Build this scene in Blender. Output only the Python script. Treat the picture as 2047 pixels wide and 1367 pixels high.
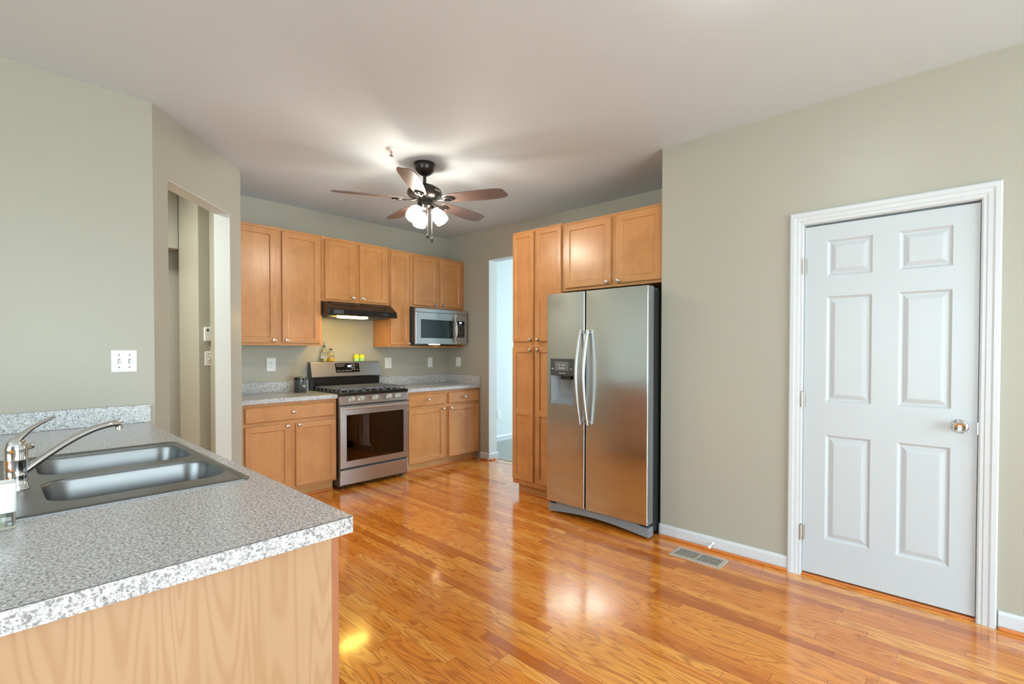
import bpy, bmesh, math, random
from mathutils import Vector, Matrix
PI = math.pi
random.seed(7)
D = bpy.data
SC = bpy.context.scene
COL = SC.collection
for o in list(D.objects):
    D.objects.remove(o)

# ------------------------------------------------------------------ camera
W, H = 2047, 1367
F, YAW, PITCH, ROLL = 973.83, 41.571, 0.8667, 0.0858
UX, UY = 40.575, 29.487
CAM = Vector((-4.030, -5.0528, 1.339))
yaw, pit, rol = map(math.radians, (YAW, PITCH, ROLL))
fw = Vector((math.cos(yaw)*math.cos(pit), math.sin(yaw)*math.cos(pit), -math.sin(pit)))
rt = Vector((math.sin(yaw), -math.cos(yaw), 0))
up = rt.cross(fw)
ix = math.cos(rol)*rt + math.sin(rol)*up
iy = -math.sin(rol)*rt + math.cos(rol)*up
cam_d = D.cameras.new('camera')
cam = D.objects.new('camera', cam_d)
COL.objects.link(cam)
m = Matrix((ix, iy, -fw)).transposed().to_4x4()
m.translation = CAM
cam.matrix_world = m
cam_d.sensor_fit = 'HORIZONTAL'
cam_d.sensor_width = 36
cam_d.lens = 36*F/W
cam_d.shift_x = -UX/W
cam_d.shift_y = UY/W
cam_d.clip_start = 0.02
SC.camera = cam

# ------------------------------------------------------------------ view, world, daylight
vs = SC.view_settings
vs.view_transform = 'Standard'
vs.look = 'None'
vs.gamma = 1
vs.use_curve_mapping = False
vs.exposure = 0.40

world = D.worlds.new('world')
SC.world = world
world.use_nodes = True
wn = world.node_tree
bgn = wn.nodes['Background']
geo = wn.nodes.new('ShaderNodeTexCoord')
sep = wn.nodes.new('ShaderNodeSeparateXYZ')
rmp = wn.nodes.new('ShaderNodeValToRGB')
wn.links.new(geo.outputs['Generated'], sep.inputs[0])
wn.links.new(sep.outputs['Z'], rmp.inputs[0])
wn.links.new(rmp.outputs[0], bgn.inputs[0])
cr = rmp.color_ramp
cr.elements[0].position = 0.0
cr.elements[0].color = (.25, .38, .16, 1)
cr.elements[1].position = 0.30
cr.elements[1].color = (.80, .90, 1.0, 1)
bgn.inputs[1].default_value = 2.0

def area(name, loc, target, sx, sy, watts, color, spread=180):
    l = D.lights.new(name, 'AREA')
    l.shape = 'RECTANGLE'
    l.size, l.size_y = sx, sy
    l.energy = watts
    l.color = color
    l.spread = math.radians(spread)
    o = D.objects.new(name, l)
    COL.objects.link(o)
    o.location = loc
    o.rotation_euler = (Vector(target)-Vector(loc)).to_track_quat('-Z', 'Y').to_euler()
    return o
DAY = (.76, .93, 1.0)
# daylight just outside the glazed openings behind and beside the camera
area('daylight_patio', (-3.2, -8.85, 1.35), (-3.2, -4, 1.25), 3.4, 2.4, 240, DAY)
area('daylight_family_room', (-8.05, -5.0, 1.5), (-3, -4.6, 1.3), 3.2, 2.3, 165, DAY)
area('daylight_next_room', (4.1, -2.4, 1.5), (1.0, -1.2, 1.1), 2.4, 1.9, 230, DAY)
area('added_hallway_fill', (-4.1, -.45, 2.70), (-3.9, -.45, 0), .4, .4, 42, (.96, .98, .88))  # added fill, out of view, brightens the dark hallway; no known fixture

CEIL = 2.772

# ------------------------------------------------------------------ materials
def srgb(r, g, b):
    def f(c):
        c /= 255
        return c/12.92 if c <= .04045 else ((c+.055)/1.055)**2.4
    return (f(r), f(g), f(b), 1)

class NT:
    def __init__(s, name):
        s.m = D.materials.new(name)
        s.m.use_nodes = True
        s.t = s.m.node_tree
        s.b = s.t.nodes['Principled BSDF']
    def n(s, typ, **kw):
        nd = s.t.nodes.new('ShaderNode'+typ)
        for k, v in kw.items():
            if k.startswith('i_'):
                key = k[2:]
                key = int(key) if key.isdigit() else key.replace('_', ' ')
                s.set(nd.inputs[key], v)
            else:
                setattr(nd, k, v)
        return nd
    def set(s, sock, v):
        if isinstance(v, bpy.types.NodeSocket):
            s.t.links.new(v, sock)
        else:
            sock.default_value = v
    def math(s, op, a, b=None, c=None):
        nd = s.t.nodes.new('ShaderNodeMath')
        nd.operation = op
        s.set(nd.inputs[0], a)
        if b is not None: s.set(nd.inputs[1], b)
        if c is not None: s.set(nd.inputs[2], c)
        return nd.outputs[0]
    def mix(s, fac, a, b, blend='MIX'):
        nd = s.t.nodes.new('ShaderNodeMix')
        nd.data_type = 'RGBA'
        nd.blend_type = blend
        s.set(nd.inputs[0], fac)
        s.set(nd.inputs[6], a)
        s.set(nd.inputs[7], b)
        return nd.outputs[2]
    def ramp(s, fac, pts):
        nd = s.t.nodes.new('ShaderNodeValToRGB')
        s.set(nd.inputs[0], fac)
        e = nd.color_ramp.elements
        while len(e) < len(pts): e.new(.5)
        for i, (p, c) in enumerate(pts):
            e[i].position = p
            e[i].color = c if len(c) == 4 else (*c, 1)
        return nd.outputs[0]
    def coords(s, scale=(1, 1, 1), kind='Object'):
        tc = s.n('TexCoord')
        mp = s.n('Mapping')
        s.t.links.new(tc.outputs[kind], mp.inputs[0])
        mp.inputs['Scale'].default_value = scale
        return mp.outputs[0]
    def noise(s, vec, scale, detail=3, rough=.5, dist=0):
        nd = s.n('TexNoise')
        s.t.links.new(vec, nd.inputs['Vector'])
        nd.inputs['Scale'].default_value = scale
        nd.inputs['Detail'].default_value = detail
        nd.inputs['Roughness'].default_value = rough
        nd.inputs['Distortion'].default_value = dist
        return nd.outputs[0]
    def bump(s, h, strength, dist=.001):
        nd = s.n('Bump')
        s.set(nd.inputs['Height'], h)
        nd.inputs['Strength'].default_value = strength
        nd.inputs['Distance'].default_value = dist
        s.t.links.new(nd.outputs[0], s.b.inputs['Normal'])
    def p(s, **kw):
        for k, v in kw.items():
            s.set(s.b.inputs[k.replace('_', ' ')], v)
        return s.m

def flat(name, col, rough=.5, metal=0, **kw):
    t = NT(name)
    c = t.coords()
    nz = t.noise(c, 35, 2)
    col2 = tuple(x*.92 for x in col[:3])+(1,)
    t.p(Base_Color=t.mix(nz, col, col2), Roughness=rough, Metallic=metal, **kw)
    return t.m

def wall_paint(name, col, rough, bump=.25):
    t = NT(name)
    c = t.coords()
    big = t.noise(c, .9, 2)
    dark = tuple(x*.95 for x in col[:3])+(1,)
    t.p(Base_Color=t.mix(big, col, dark), Roughness=rough)
    t.bump(t.noise(c, 160, 3, .6), bump, .0012)
    return t.m

M = {}
M['wall'] = wall_paint('sage_wall_paint', (.405, .388, .325, 1), .38)
M['ceiling'] = wall_paint('white_ceiling_paint', (.63, .715, .785, 1), .8, .1)
M['white_wall'] = wall_paint('pale_wall_paint', (.66, .70, .70, 1), .6, .1)
M['trim'] = flat('white_trim_paint', (.62, .65, .69, 1), .35)
M['door'] = flat('white_door_paint', (.52, .56, .60, 1), .33)
t = NT('door_paint_grain')
c = t.coords((1, 1, .06))
t.p(Base_Color=(.52, .56, .60, 1), Roughness=.33)
t.bump(t.noise(c, 120, 4, .6), .25, .0008)
M['door'] = t.m

# oak strip floor: boards run along world y
t = NT('oak_strip_floor')
tc = t.n('TexCoord')
sp = t.n('SeparateXYZ')
t.t.links.new(tc.outputs['Object'], sp.inputs[0])
X, Y = sp.outputs[0], sp.outputs[1]
u = t.math('DIVIDE', X, .057)
row = t.math('FLOOR', u)
fu = t.math('SUBTRACT', u, row)
wn1 = t.n('TexWhiteNoise', noise_dimensions='1D')
t.t.links.new(row, wn1.inputs['W'])
yy = t.math('ADD', t.math('DIVIDE', Y, .85), t.math('MULTIPLY', wn1.outputs[0], 13.7))
colm = t.math('FLOOR', yy)
fy = t.math('SUBTRACT', yy, colm)
cmb = t.n('CombineXYZ')
t.set(cmb.inputs[0], row); t.set(cmb.inputs[1], colm)
wn2 = t.n('TexWhiteNoise', noise_dimensions='2D')
t.t.links.new(cmb.outputs[0], wn2.inputs['Vector'])
rid = wn2.outputs[0]
gv = t.n('CombineXYZ')
t.set(gv.inputs[0], t.math('MULTIPLY', X, 11.0))
t.set(gv.inputs[1], t.math('MULTIPLY', Y, 1.1))
t.set(gv.inputs[2], t.math('MULTIPLY', rid, 60.0))
g1 = t.noise(gv.outputs[0], 1.0, 2, .45, .25)
ringw = t.math('SINE', t.math('MULTIPLY', g1, 105.0))
ring = t.math('POWER', t.math('MULTIPLY_ADD', ringw, .5, .5), 3.0)
gv2 = t.n('CombineXYZ')
t.set(gv2.inputs[0], t.math('MULTIPLY', X, 260.0))
t.set(gv2.inputs[1], t.math('MULTIPLY', Y, 7.0))
t.set(gv2.inputs[2], t.math('MULTIPLY', rid, 40.0))
fine = t.noise(gv2.outputs[0], 1.0, 3, .6)
base = t.ramp(rid, [(0, srgb(190, 102, 30)), (.2, srgb(228, 136, 46)), (.6, srgb(242, 154, 58)), (1, srgb(252, 178, 84))])
c1 = t.mix(t.math('MULTIPLY', ring, .62), base, srgb(162, 78, 22))
c2 = t.mix(t.math('MULTIPLY', fine, .35), c1, srgb(168, 94, 34))
e1 = t.math('LESS_THAN', fu, .022)
e2 = t.math('LESS_THAN', fy, .0022)
edge = t.math('MAXIMUM', e1, e2)
c3 = t.mix(t.math('MULTIPLY', edge, .75), c2, srgb(80, 38, 14))
t.p(Base_Color=c3, Roughness=t.math('MULTIPLY_ADD', fine, .06, .15), Specular_IOR_Level=.6)
t.b.inputs['Coat Weight'].default_value = .6
t.b.inputs['Coat Roughness'].default_value = .09
hh = t.math('ADD', t.math('MULTIPLY', t.math('SUBTRACT', 1.0, edge), 1.0), t.math('MULTIPLY', t.noise(gv.outputs[0], .35, 2), .8))
t.bump(hh, .12, .0015)
M['floor'] = t.m

# carpet of the next room
t = NT('pale_carpet')
c = t.coords()
t.p(Base_Color=t.mix(t.noise(c, 90, 4, .7), (.62, .62, .58, 1), (.32, .34, .32, 1)), Roughness=1)
t.bump(t.noise(c, 200, 3), .8, .01)
M['carpet'] = t.m

def maple(name, a, b, d, rough=.32, grain=(9, 9, .7), coat=.25):
    t = NT(name)
    tc = t.n('TexCoord')
    oi = t.n('ObjectInfo')
    add = t.n('VectorMath', operation='ADD')
    t.t.links.new(tc.outputs['Object'], add.inputs[0])
    cm = t.n('CombineXYZ')
    r = t.math('MULTIPLY', oi.outputs['Random'], 30.0)
    for i in range(3): t.set(cm.inputs[i], r)
    t.t.links.new(cm.outputs[0], add.inputs[1])
    mp = t.n('Mapping')
    t.t.links.new(add.outputs[0], mp.inputs[0])
    mp.inputs['Scale'].default_value = grain
    v = mp.outputs[0]
    n1 = t.noise(v, .6, 4, .6, .6)
    n2 = t.noise(v, 5, 4, .6)
    blot = t.noise(add.outputs[0], 4.5, 3, .6)
    c1 = t.mix(n1, a, b)
    c2 = t.mix(t.math('MULTIPLY', t.math('SUBTRACT', n2, .35), .5), c1, d)
    c3 = t.mix(t.ramp(blot, [(.45, (0, 0, 0)), (.75, (.42, .42, .42))]), c2, d)
    t.p(Base_Color=c3, Roughness=rough)
    t.b.inputs['Coat Weight'].default_value = coat
    t.b.inputs['Coat Roughness'].default_value = .25
    return t.m
M['maple'] = maple('honey_maple', srgb(204, 148, 94), srgb(184, 124, 70), srgb(146, 88, 42))
M['maple_h'] = maple('honey_maple_horizontal', srgb(204, 148, 94), srgb(184, 124, 70), srgb(146, 88, 42), grain=(.7, 9, 9))
M['kick'] = maple('pale_toe_kick', srgb(206, 158, 100), srgb(190, 138, 80), srgb(150, 98, 50), .5, (.7, 9, 9))
M['stile'] = maple('brown_stile', srgb(176, 116, 82), srgb(160, 100, 66), srgb(130, 76, 46), .45)

# laminate end panel of the peninsula with cathedral grain
t = NT('pale_maple_laminate')
tc = t.n('TexCoord')
mp = t.n('Mapping')
t.t.links.new(tc.outputs['Object'], mp.inputs[0])
mp.inputs['Scale'].default_value = (15, 15, 1.2)
g = t.noise(mp.outputs[0], .75, 1.5, .4, .35)
rg = t.math('POWER', t.math('MULTIPLY_ADD', t.math('SINE', t.math('MULTIPLY', g, 95.0)), .5, .5), 2.5)
fn = t.noise(t.coords((220, 220, 6)), 1, 3, .6)
bg = t.mix(t.noise(mp.outputs[0], .5, 2), srgb(182, 150, 118), srgb(172, 138, 103))
cc = t.mix(t.math('MULTIPLY', rg, .38), bg, srgb(152, 108, 70))
cc = t.mix(t.math('MULTIPLY', fn, .2), cc, srgb(200, 152, 106))
t.p(Base_Color=cc, Roughness=.45)
M['laminate'] = t.m

# speckled laminate worktop
def speckle(name, base, lo, scale=1.0, hi=(.80, .80, .80, 1)):
    t = NT(name)
    c = t.coords()
    n1 = t.noise(c, 210*scale, 2.5, .65)
    n2 = t.noise(c, 330*scale, 2, .6)
    n3 = t.noise(c, 260*scale, 1.5, .5, .8)
    k1 = t.ramp(n1, [(.50, (0, 0, 0)), (.60, (1, 1, 1))])
    k2 = t.ramp(n2, [(.56, (0, 0, 0)), (.66, (1, 1, 1))])
    k3 = t.ramp(n3, [(.50, (0, 0, 0)), (.62, (1, 1, 1))])
    a = t.mix(k3, base, hi)
    a = t.mix(t.math('MULTIPLY', k1, .75), a, lo)
    a = t.mix(t.math('MULTIPLY', k2, .8), a, (lo[0]*.35, lo[1]*.35, lo[2]*.37, 1))
    t.p(Base_Color=a, Roughness=.24)
    return t.m
M['granite'] = speckle('speckled_grey_laminate', (.53, .53, .55, 1), (.13, .13, .135, 1), .74, (.76, .77, .80, 1))

def steel(name, col, rough, sc=(260, 260, 2), amt=.05):
    t = NT(name)
    n = t.noise(t.coords(sc), 1, 3, .6)
    sm = t.noise(t.coords(), 5, 3, .6)
    t.p(Base_Color=t.mix(n, col, tuple(x*.94 for x in col[:3])+(1,)), Metallic=1.0,
        Roughness=t.math('ADD', t.math('MULTIPLY_ADD', n, .08, rough), t.math('MULTIPLY', sm, .05)))
    t.bump(n, amt, .0004)
    return t.m
M['steel'] = steel('brushed_stainless_steel', (.64, .66, .66, 1), .13, (500, 500, 1.2), .006)
fb = M['steel'].node_tree.nodes['Principled BSDF']
fb.inputs['Anisotropic'].default_value = .85
tg = M['steel'].node_tree.nodes.new('ShaderNodeTangent')
tg.direction_type = 'RADIAL'; tg.axis = 'Z'
M['steel'].node_tree.links.new(tg.outputs[0], fb.inputs['Tangent'])
M['steel_h'] = steel('brushed_stainless_horizontal', (.54, .53, .52, 1), .24, (1.5, 500, 500), .008)
M['sink_steel'] = steel('satin_sink_steel', (.24, .245, .25, 1), .30, (3, 3, 3), .0)
M['chrome'] = flat('chrome', (.72, .74, .76, 1), .07, 1)
M['nickel'] = flat('brushed_nickel', (.62, .60, .57, 1), .25, 1)
M['handle_metal'] = flat('pale_satin_metal', (.42, .42, .42, 1), .36, 1)
M['bright_metal'] = flat('bright_satin_metal', (.78, .78, .79, 1), .3, .9)
M['black'] = flat('black_enamel', (.012, .012, .013, 1), .18)
M['black_matte'] = flat('matte_black', (.02, .02, .021, 1), .55)
M['black_glossy'] = flat('gloss_black', (.008, .008, .009, 1), .06)
M['hood_black'] = flat('hood_black_enamel', (.018, .016, .016, 1), .14)
M['iron'] = flat('cast_iron', (.15, .15, .165, 1), .4)
M['grey_plastic'] = flat('grey_plastic', (.22, .25, .28, 1), .35)
M['dark_plastic'] = flat('charcoal_plastic', (.055, .06, .065, 1), .3)
M['side_steel'] = flat('grey_painted_steel', (.20, .22, .245, 1), .35, .3)
M['display'] = flat('display_grey', (.16, .165, .17, 1), .2)
M['knob_metal'] = flat('pale_knob_finish', (.62, .64, .62, 1), .3, .5)
M['white_plastic'] = flat('white_plastic', (.82, .83, .82, 1), .3)
M['slot'] = flat('dark_slots', (.12, .12, .12, 1), .6)
M['marks'] = flat('pale_print', (.75, .75, .72, 1), .5)
M['bronze'] = flat('dark_bronze', (.045, .04, .038, 1), .28, .75)
M['blade_edge'] = flat('blade_edge', (.03, .022, .02, 1), .5)
M['register'] = flat('brushed_register', (.62, .58, .52, 1), .35, .5)
M['shoe'] = flat('stained_oak_shoe', srgb(206, 124, 66), .35)
M['brass'] = flat('satin_hinge', (.5, .49, .46, 1), .3, 1)
M['red'] = flat('red_bulb', (.6, .03, .02, 1), .3)
M['window_view'] = flat('window_frame_white', (.8, .8, .8, 1), .4)
t = NT('walnut_fan_blade')
n = t.noise(t.coords((3, 60, 60)), 1, 4, .65, .5)
t.p(Base_Color=t.mix(n, srgb(124, 104, 98), srgb(80, 64, 60)), Roughness=.38)
M['blade'] = t.m

def glass(name, col, rough=0.0, ior=1.45):
    t = NT(name)
    t.p(Base_Color=col, Roughness=rough, IOR=ior)
    t.b.inputs['Transmission Weight'].default_value = 1
    return t.m
M['glass'] = glass('clear_glass', (.95, .97, .95, 1))
M['oil'] = flat('olive_oil', srgb(196, 176, 20), .1)
M['oil2'] = flat('golden_oil', srgb(240, 196, 40), .1)
M['yellow_green'] = flat('yellow_green_glass', srgb(222, 224, 40), .15)
M['soap_fill'] = flat('pale_soap', (.42, .45, .34, 1), .4)
M['pale_green'] = flat('pale_green_glaze', srgb(176, 226, 140), .15)
# oven / microwave windows: dark tinted glass in front of a dark cavity
t = NT('tinted_oven_glass')
tr = t.n('BsdfTransparent')
tr.inputs[0].default_value = (.30, .28, .26, 1)
gl = t.n('BsdfGlossy')
gl.inputs['Roughness'].default_value = .02
gl.inputs[0].default_value = (.9, .9, .9, 1)
fr = t.n('Fresnel')
fr.inputs[0].default_value = 1.8
mx = t.n('MixShader')
t.t.links.new(fr.outputs[0], mx.inputs[0])
t.t.links.new(tr.outputs[0], mx.inputs[1])
t.t.links.new(gl.outputs[0], mx.inputs[2])
t.t.links.new(mx.outputs[0], t.t.nodes['Material Output'].inputs[0])
M['oven_glass'] = t.m
t = NT('clear_window_pane')
tr = t.n('BsdfTransparent')
gl = t.n('BsdfGlossy')
gl.inputs['Roughness'].default_value = .0
mx = t.n('MixShader')
mx.inputs[0].default_value = .06
t.t.links.new(tr.outputs[0], mx.inputs[1])
t.t.links.new(gl.outputs[0], mx.inputs[2])
t.t.links.new(mx.outputs[0], t.t.nodes['Material Output'].inputs[0])
M['pane'] = t.m

def emit(name, col, s):
    t = NT(name)
    t.p(Base_Color=(.8, .8, .8, 1), Roughness=.4)
    t.b.inputs['Emission Color'].default_value = col
    t.b.inputs['Emission Strength'].default_value = s
    return t.m
M['bulb'] = emit('lit_bulb', (1, .88, .70, 1), 300)
M['dome_glow'] = emit('lit_dome_glass', (.92, .97, 1, 1), 30)
t = NT('lit_seeded_glass')
tr = t.n('BsdfTransparent')
em = t.n('Emission')
em.inputs[0].default_value = (1, .95, .88, 1)
em.inputs[1].default_value = 16
gl = t.n('BsdfGlossy')
gl.inputs['Roughness'].default_value = .08
m1 = t.n('MixShader'); m1.inputs[0].default_value = .25
t.t.links.new(em.outputs[0], m1.inputs[1]); t.t.links.new(gl.outputs[0], m1.inputs[2])
m2 = t.n('MixShader'); m2.inputs[0].default_value = .30
t.t.links.new(tr.outputs[0], m2.inputs[1]); t.t.links.new(m1.outputs[0], m2.inputs[2])
t.t.links.new(m2.outputs[0], t.t.nodes['Material Output'].inputs[0])
M['shade_glow'] = t.m
M['hood_lamp'] = emit('lit_hood_lens', (1, .66, .12, 1), 32)
M['micro_lamp'] = emit('lit_microwave_underlight', (1, .72, .42, 1), 14)
M['blue_display'] = emit('blue_display_digits', (.25, .5, 1, 1), 3)
M['cavity'] = flat('oven_cavity_enamel', (.03, .028, .026, 1), .3)
M['rack'] = flat('oven_rack_wire', (.55, .5, .4, 1), .3, 1)
M['micro_in'] = flat('microwave_cavity_grey', (.30, .32, .32, 1), .5)

# ------------------------------------------------------------------ mesh helpers
class MB:
    def __init__(s):
        s.bm = bmesh.new()
    def box(s, x0, x1, y0, y1, z0, z1, mat=None):
        vs_ = [s.bm.verts.new(p) for p in ((x0, y0, z0), (x1, y0, z0), (x1, y1, z0), (x0, y1, z0), (x0, y0, z1), (x1, y0, z1), (x1, y1, z1), (x0, y1, z1))]
        for f in ((0, 3, 2, 1), (4, 5, 6, 7), (0, 1, 5, 4), (1, 2, 6, 5), (2, 3, 7, 6), (3, 0, 4, 7)):
            s.bm.faces.new([vs_[i] for i in f])
        return s
    def obox(s, c, ex, ey, ez, hx, hy, hz):
        c = Vector(c); ex = Vector(ex).normalized(); ey = Vector(ey).normalized(); ez = Vector(ez).normalized()
        P = []
        for k in (-1, 1):
            for a, b in ((-1, -1), (1, -1), (1, 1), (-1, 1)):
                P.append(s.bm.verts.new(c+ex*hx*a+ey*hy*b+ez*hz*k))
        for f in ((0, 3, 2, 1), (4, 5, 6, 7), (0, 1, 5, 4), (1, 2, 6, 5), (2, 3, 7, 6), (3, 0, 4, 7)):
            s.bm.faces.new([P[i] for i in f])
        return s
    def loft(s, rings, cap0=True, cap1=True, closed=True):
        R = [[s.bm.verts.new(p) for p in r] for r in rings]
        n = len(R[0])
        for a, b in zip(R, R[1:]):
            for i in range(n if closed else n-1):
                j = (i+1) % n
                try: s.bm.faces.new((a[i], a[j], b[j], b[i]))
                except ValueError: pass
        if cap0: s.bm.faces.new(list(reversed(R[0])))
        if cap1: s.bm.faces.new(R[-1])
        return s
    def panel(s, x0, x1, z0, z1, rings, cap0=True):
        """rings: (inset, y); front looks to -y"""
        R = []
        for ins, y in rings:
            R.append([(x0+ins, y, z0+ins), (x1-ins, y, z0+ins), (x1-ins, y, z1-ins), (x0+ins, y, z1-ins)])
        return s.loft(R, cap0, True)
    def lathe(s, prof, origin=(0, 0, 0), axis=(0, 0, 1), n=28, caps=True):
        ax = Vector(axis).normalized()
        q = Vector((0, 0, 1)).rotation_difference(ax)
        o = Vector(origin)
        rings = []
        for r, h in prof:
            r = max(r, 1e-5)
            rings.append([o+q @ Vector((r*math.cos(2*PI*i/n), r*math.sin(2*PI*i/n), h)) for i in range(n)])
        return s.loft(rings, caps, caps)
    def tube(s, pts, r, n=10, flatten=1.0):
        pts = [Vector(p) for p in pts]
        rr = r if isinstance(r, (list, tuple)) else [r]*len(pts)
        rings = []
        ref = None
        for i, p in enumerate(pts):
            d = (pts[min(i+1, len(pts)-1)]-pts[max(i-1, 0)]).normalized()
            if ref is None:
                ref = d.orthogonal().normalized()
                if abs(d.z) < .95:
                    ref = (Vector((0, 0, 1))-d*d.z).normalized()
            ref = (ref-d*ref.dot(d)).normalized()
            b = d.cross(ref)
            rings.append([p+ref*math.cos(2*PI*k/n)*rr[i]*flatten+b*math.sin(2*PI*k/n)*rr[i] for k in range(n)])
        return s.loft(rings)
    def poly(s, pts, thick, axis=2):
        """closed outline in plane, extruded along axis"""
        e = Vector((0, 0, 0)); e[axis] = thick
        a = [Vector(p) for p in pts]
        return s.loft([a, [p+e for p in a]])
    def build(s, name, mat, parent=None, smooth=False, bevel=0, seg=2, angle=35):
        bmesh.ops.recalc_face_normals(s.bm, faces=s.bm.faces)
        me = D.meshes.new(name)
        s.bm.to_mesh(me)
        s.bm.free()
        o = D.objects.new(name, me)
        COL.objects.link(o)
        me.materials.append(M[mat] if isinstance(mat, str) else mat)
        if parent is not None: o.parent = parent
        if smooth or bevel:
            for p in me.polygons: p.use_smooth = True
            me.set_sharp_from_angle(angle=math.radians(angle))
        if bevel:
            b = o.modifiers.new('bevel', 'BEVEL')
            b.width = bevel; b.segments = seg; b.limit_method = 'ANGLE'; b.angle_limit = math.radians(30)
            b.harden_normals = True
        return o

def tag(o, label=None, cat=None, group=None, kind=None):
    if label: o['label'] = label
    if cat: o['category'] = cat
    if group: o['group'] = group
    if kind: o['kind'] = kind
    return o
def thing(name, label, cat, loc=(0, 0, 0), rz=0, group=None):
    o = D.objects.new(name, None)
    COL.objects.link(o)
    o.empty_display_size = .1
    o.location = loc
    o.rotation_euler = (0, 0, rz)
    return tag(o, label, cat, group)
def struct(name, mb, mat, parent=None, label=None, **kw):
    o = mb.build(name, mat, parent, **kw)
    if parent is None: o['kind'] = 'structure'
    if label: o['label'] = label
    return o

# ------------------------------------------------------------------ the setting
DX = -0.80        # plane of the door wall
SY = -1.493       # plane of the switch wall
A45 = Vector((-3.362, -1.493)); B45 = Vector((-2.646, -.689))
tdir = (B45-A45).normalized(); ndir = Vector((-tdir.y, tdir.x)); L45 = (B45-A45).length

struct('floor', MB().box(-8, .13, -8.7, 2.4, -.12, 0), 'floor', label='glossy orange oak strip floor')
tag(MB().box(.131, 4.199, -4.899, -.001, -.12, .004).build('carpet', 'carpet'), 'pale carpet of the bright room beyond the doorway', 'carpet')
struct('ceiling', MB().box(-8, 4.3, -8.7, 2.5, CEIL, CEIL+.12), 'ceiling', label='white painted flat ceiling')
struct('wall_stove', MB().box(-2.64, 0, 0, .12, 0, CEIL), 'wall')
struct('wall_doorway', MB().box(0, .13, -.779, .12, 0, CEIL).box(0, .13, -1.78, -.779, 2.408, CEIL).box(0, .13, -3.55, -1.78, 0, CEIL), 'wall')
struct('wall_pantry_return', MB().box(DX+.12, 0, -3.55, -3.425, 0, CEIL), 'wall')
struct('wall_door', MB().box(DX, DX+.12, -4.335, -3.425, 0, CEIL).box(DX, DX+.12, -5.112, -4.335, 2.078, CEIL).box(DX, DX+.12, -8.6, -5.112, 0, CEIL), 'wall')
struct('wall_closet_back', MB().box(-.2, -.1, -5.6, -3.9, 0, CEIL), 'wall')
struct('wall_switch', MB().box(-8, A45.x, SY, SY+.12, 0, CEIL), 'wall')
def P45(tt, nn, z):
    p = A45+tdir*tt+ndir*nn
    return (p.x, p.y, z)
def box45(mb, t0, t1, n0, n1, z0, z1):
    r = []
    for z in (z0, z1):
        r.append([P45(t0, n0, z), P45(t1, n0, z), P45(t1, n1, z), P45(t0, n1, z)])
    mb.loft(r)
T0, T1, TZ = .140, .905, 2.378
mb = MB()
box45(mb, 0, T0, 0, .115, 0, CEIL)
box45(mb, T0, T1, 0, .115, TZ, CEIL)
box45(mb, T1, L45, 0, .115, 0, CEIL)
struct('wall_diagonal', mb, 'wall')
mb = MB()
box45(mb, T1-.004, T1, .001, .114, 0, TZ-.004)
struct('trim_1', mb, 'white_wall', label='pale painted right return of the diagonal opening')
mb = MB()
box45(mb, T0, T1, .001, .114, TZ-.004, TZ)
struct('trim_2', mb, 'white_wall', label='pale painted soffit of the diagonal opening')
struct('wall_stove_return', MB().box(-2.76, -2.645, -.62, 0, 0, CEIL), 'wall')
struct('wall_hall_right', MB().box(-2.84, -2.66, -.30, .30, 0, CEIL), 'wall')
struct('wall_hall_back', MB().box(-4.8, -2.64, .62, .70, 0, CEIL), 'wall')
struct('wall_hall_header', MB().box(-4.8, -2.84, .32, .42, 2.25, CEIL), 'wall')
struct('wall_hall_left', MB().box(-4.9, -4.8, -1.37, 2.4, 0, CEIL), 'wall')
struct('wall_hall_end', MB().box(-2.64, -2.5, .12, 2.4, 0, CEIL), 'wall')
# next room
struct('wall_next_room', MB().box(.13, 4.3, 0, .12, 0, CEIL), 'white_wall')
struct('wall_next_room_far', MB().box(4.2, 4.3, -5, 0, 0, CEIL), 'white_wall')
struct('wall_next_room_near', MB().box(.13, 4.2, -5, -4.9, 0, CEIL), 'white_wall')
# doorway returns, pale paint
struct('trim_3', MB().box(.001, .129, -.783, -.779, 0, 2.404), 'white_wall', label='pale painted left return of the doorway')
struct('trim_4', MB().box(.001, .129, -1.78, -.779, 2.404, 2.408), 'white_wall', label='pale painted soffit of the doorway')
# walls with windows behind the camera
struct('wall_rear', MB().box(-8, -4.9, -8.6, -8.48, 0, CEIL).box(-1.5, DX+.12, -8.6, -8.48, 0, CEIL).box(-4.9, -1.5, -8.6, -8.48, 2.45, CEIL), 'wall')
struct('wall_left', MB().box(-7.9, -7.78, -8.6, -6.6, 0, CEIL).box(-7.9, -7.78, -3.4, SY+.12, 0, CEIL).box(-7.9, -7.78, -6.6, -3.4, 2.5, CEIL).box(-7.9, -7.78, -6.6, -3.4, 0, .35), 'wall')
def window(name, x0, x1, y0, y1, z0, z1, n):
    along_x = (x1-x0) > (y1-y0)
    fr_ = MB()
    a0, a1 = (x0, x1) if along_x else (y0, y1)
    def bar(p0, p1, q0, q1):
        if along_x: fr_.box(p0, p1, y0, y1, q0, q1)
        else: fr_.box(x0, x1, p0, p1, q0, q1)
    bar(a0, a1, z0, z0+.07); bar(a0, a1, z1-.07, z1)
    for i in range(n+1):
        c_ = a0+(a1-a0)*i/n
        c_ = min(max(c_, a0+.04), a1-.04)
        bar(c_-.04, c_+.04, z0+.07, z1-.07)
    w_ = struct(name, fr_, 'window_view')
    ym, xm = (y0+y1)/2, (x0+x1)/2
    pb = MB()
    if along_x: pb.box(x0+.04, x1-.04, ym-.003, ym+.003, z0+.04, z1-.04)
    else: pb.box(xm-.003, xm+.003, y0+.04, y1-.04, z0+.04, z1-.04)
    pb.build('pane', 'pane', w_)
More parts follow.
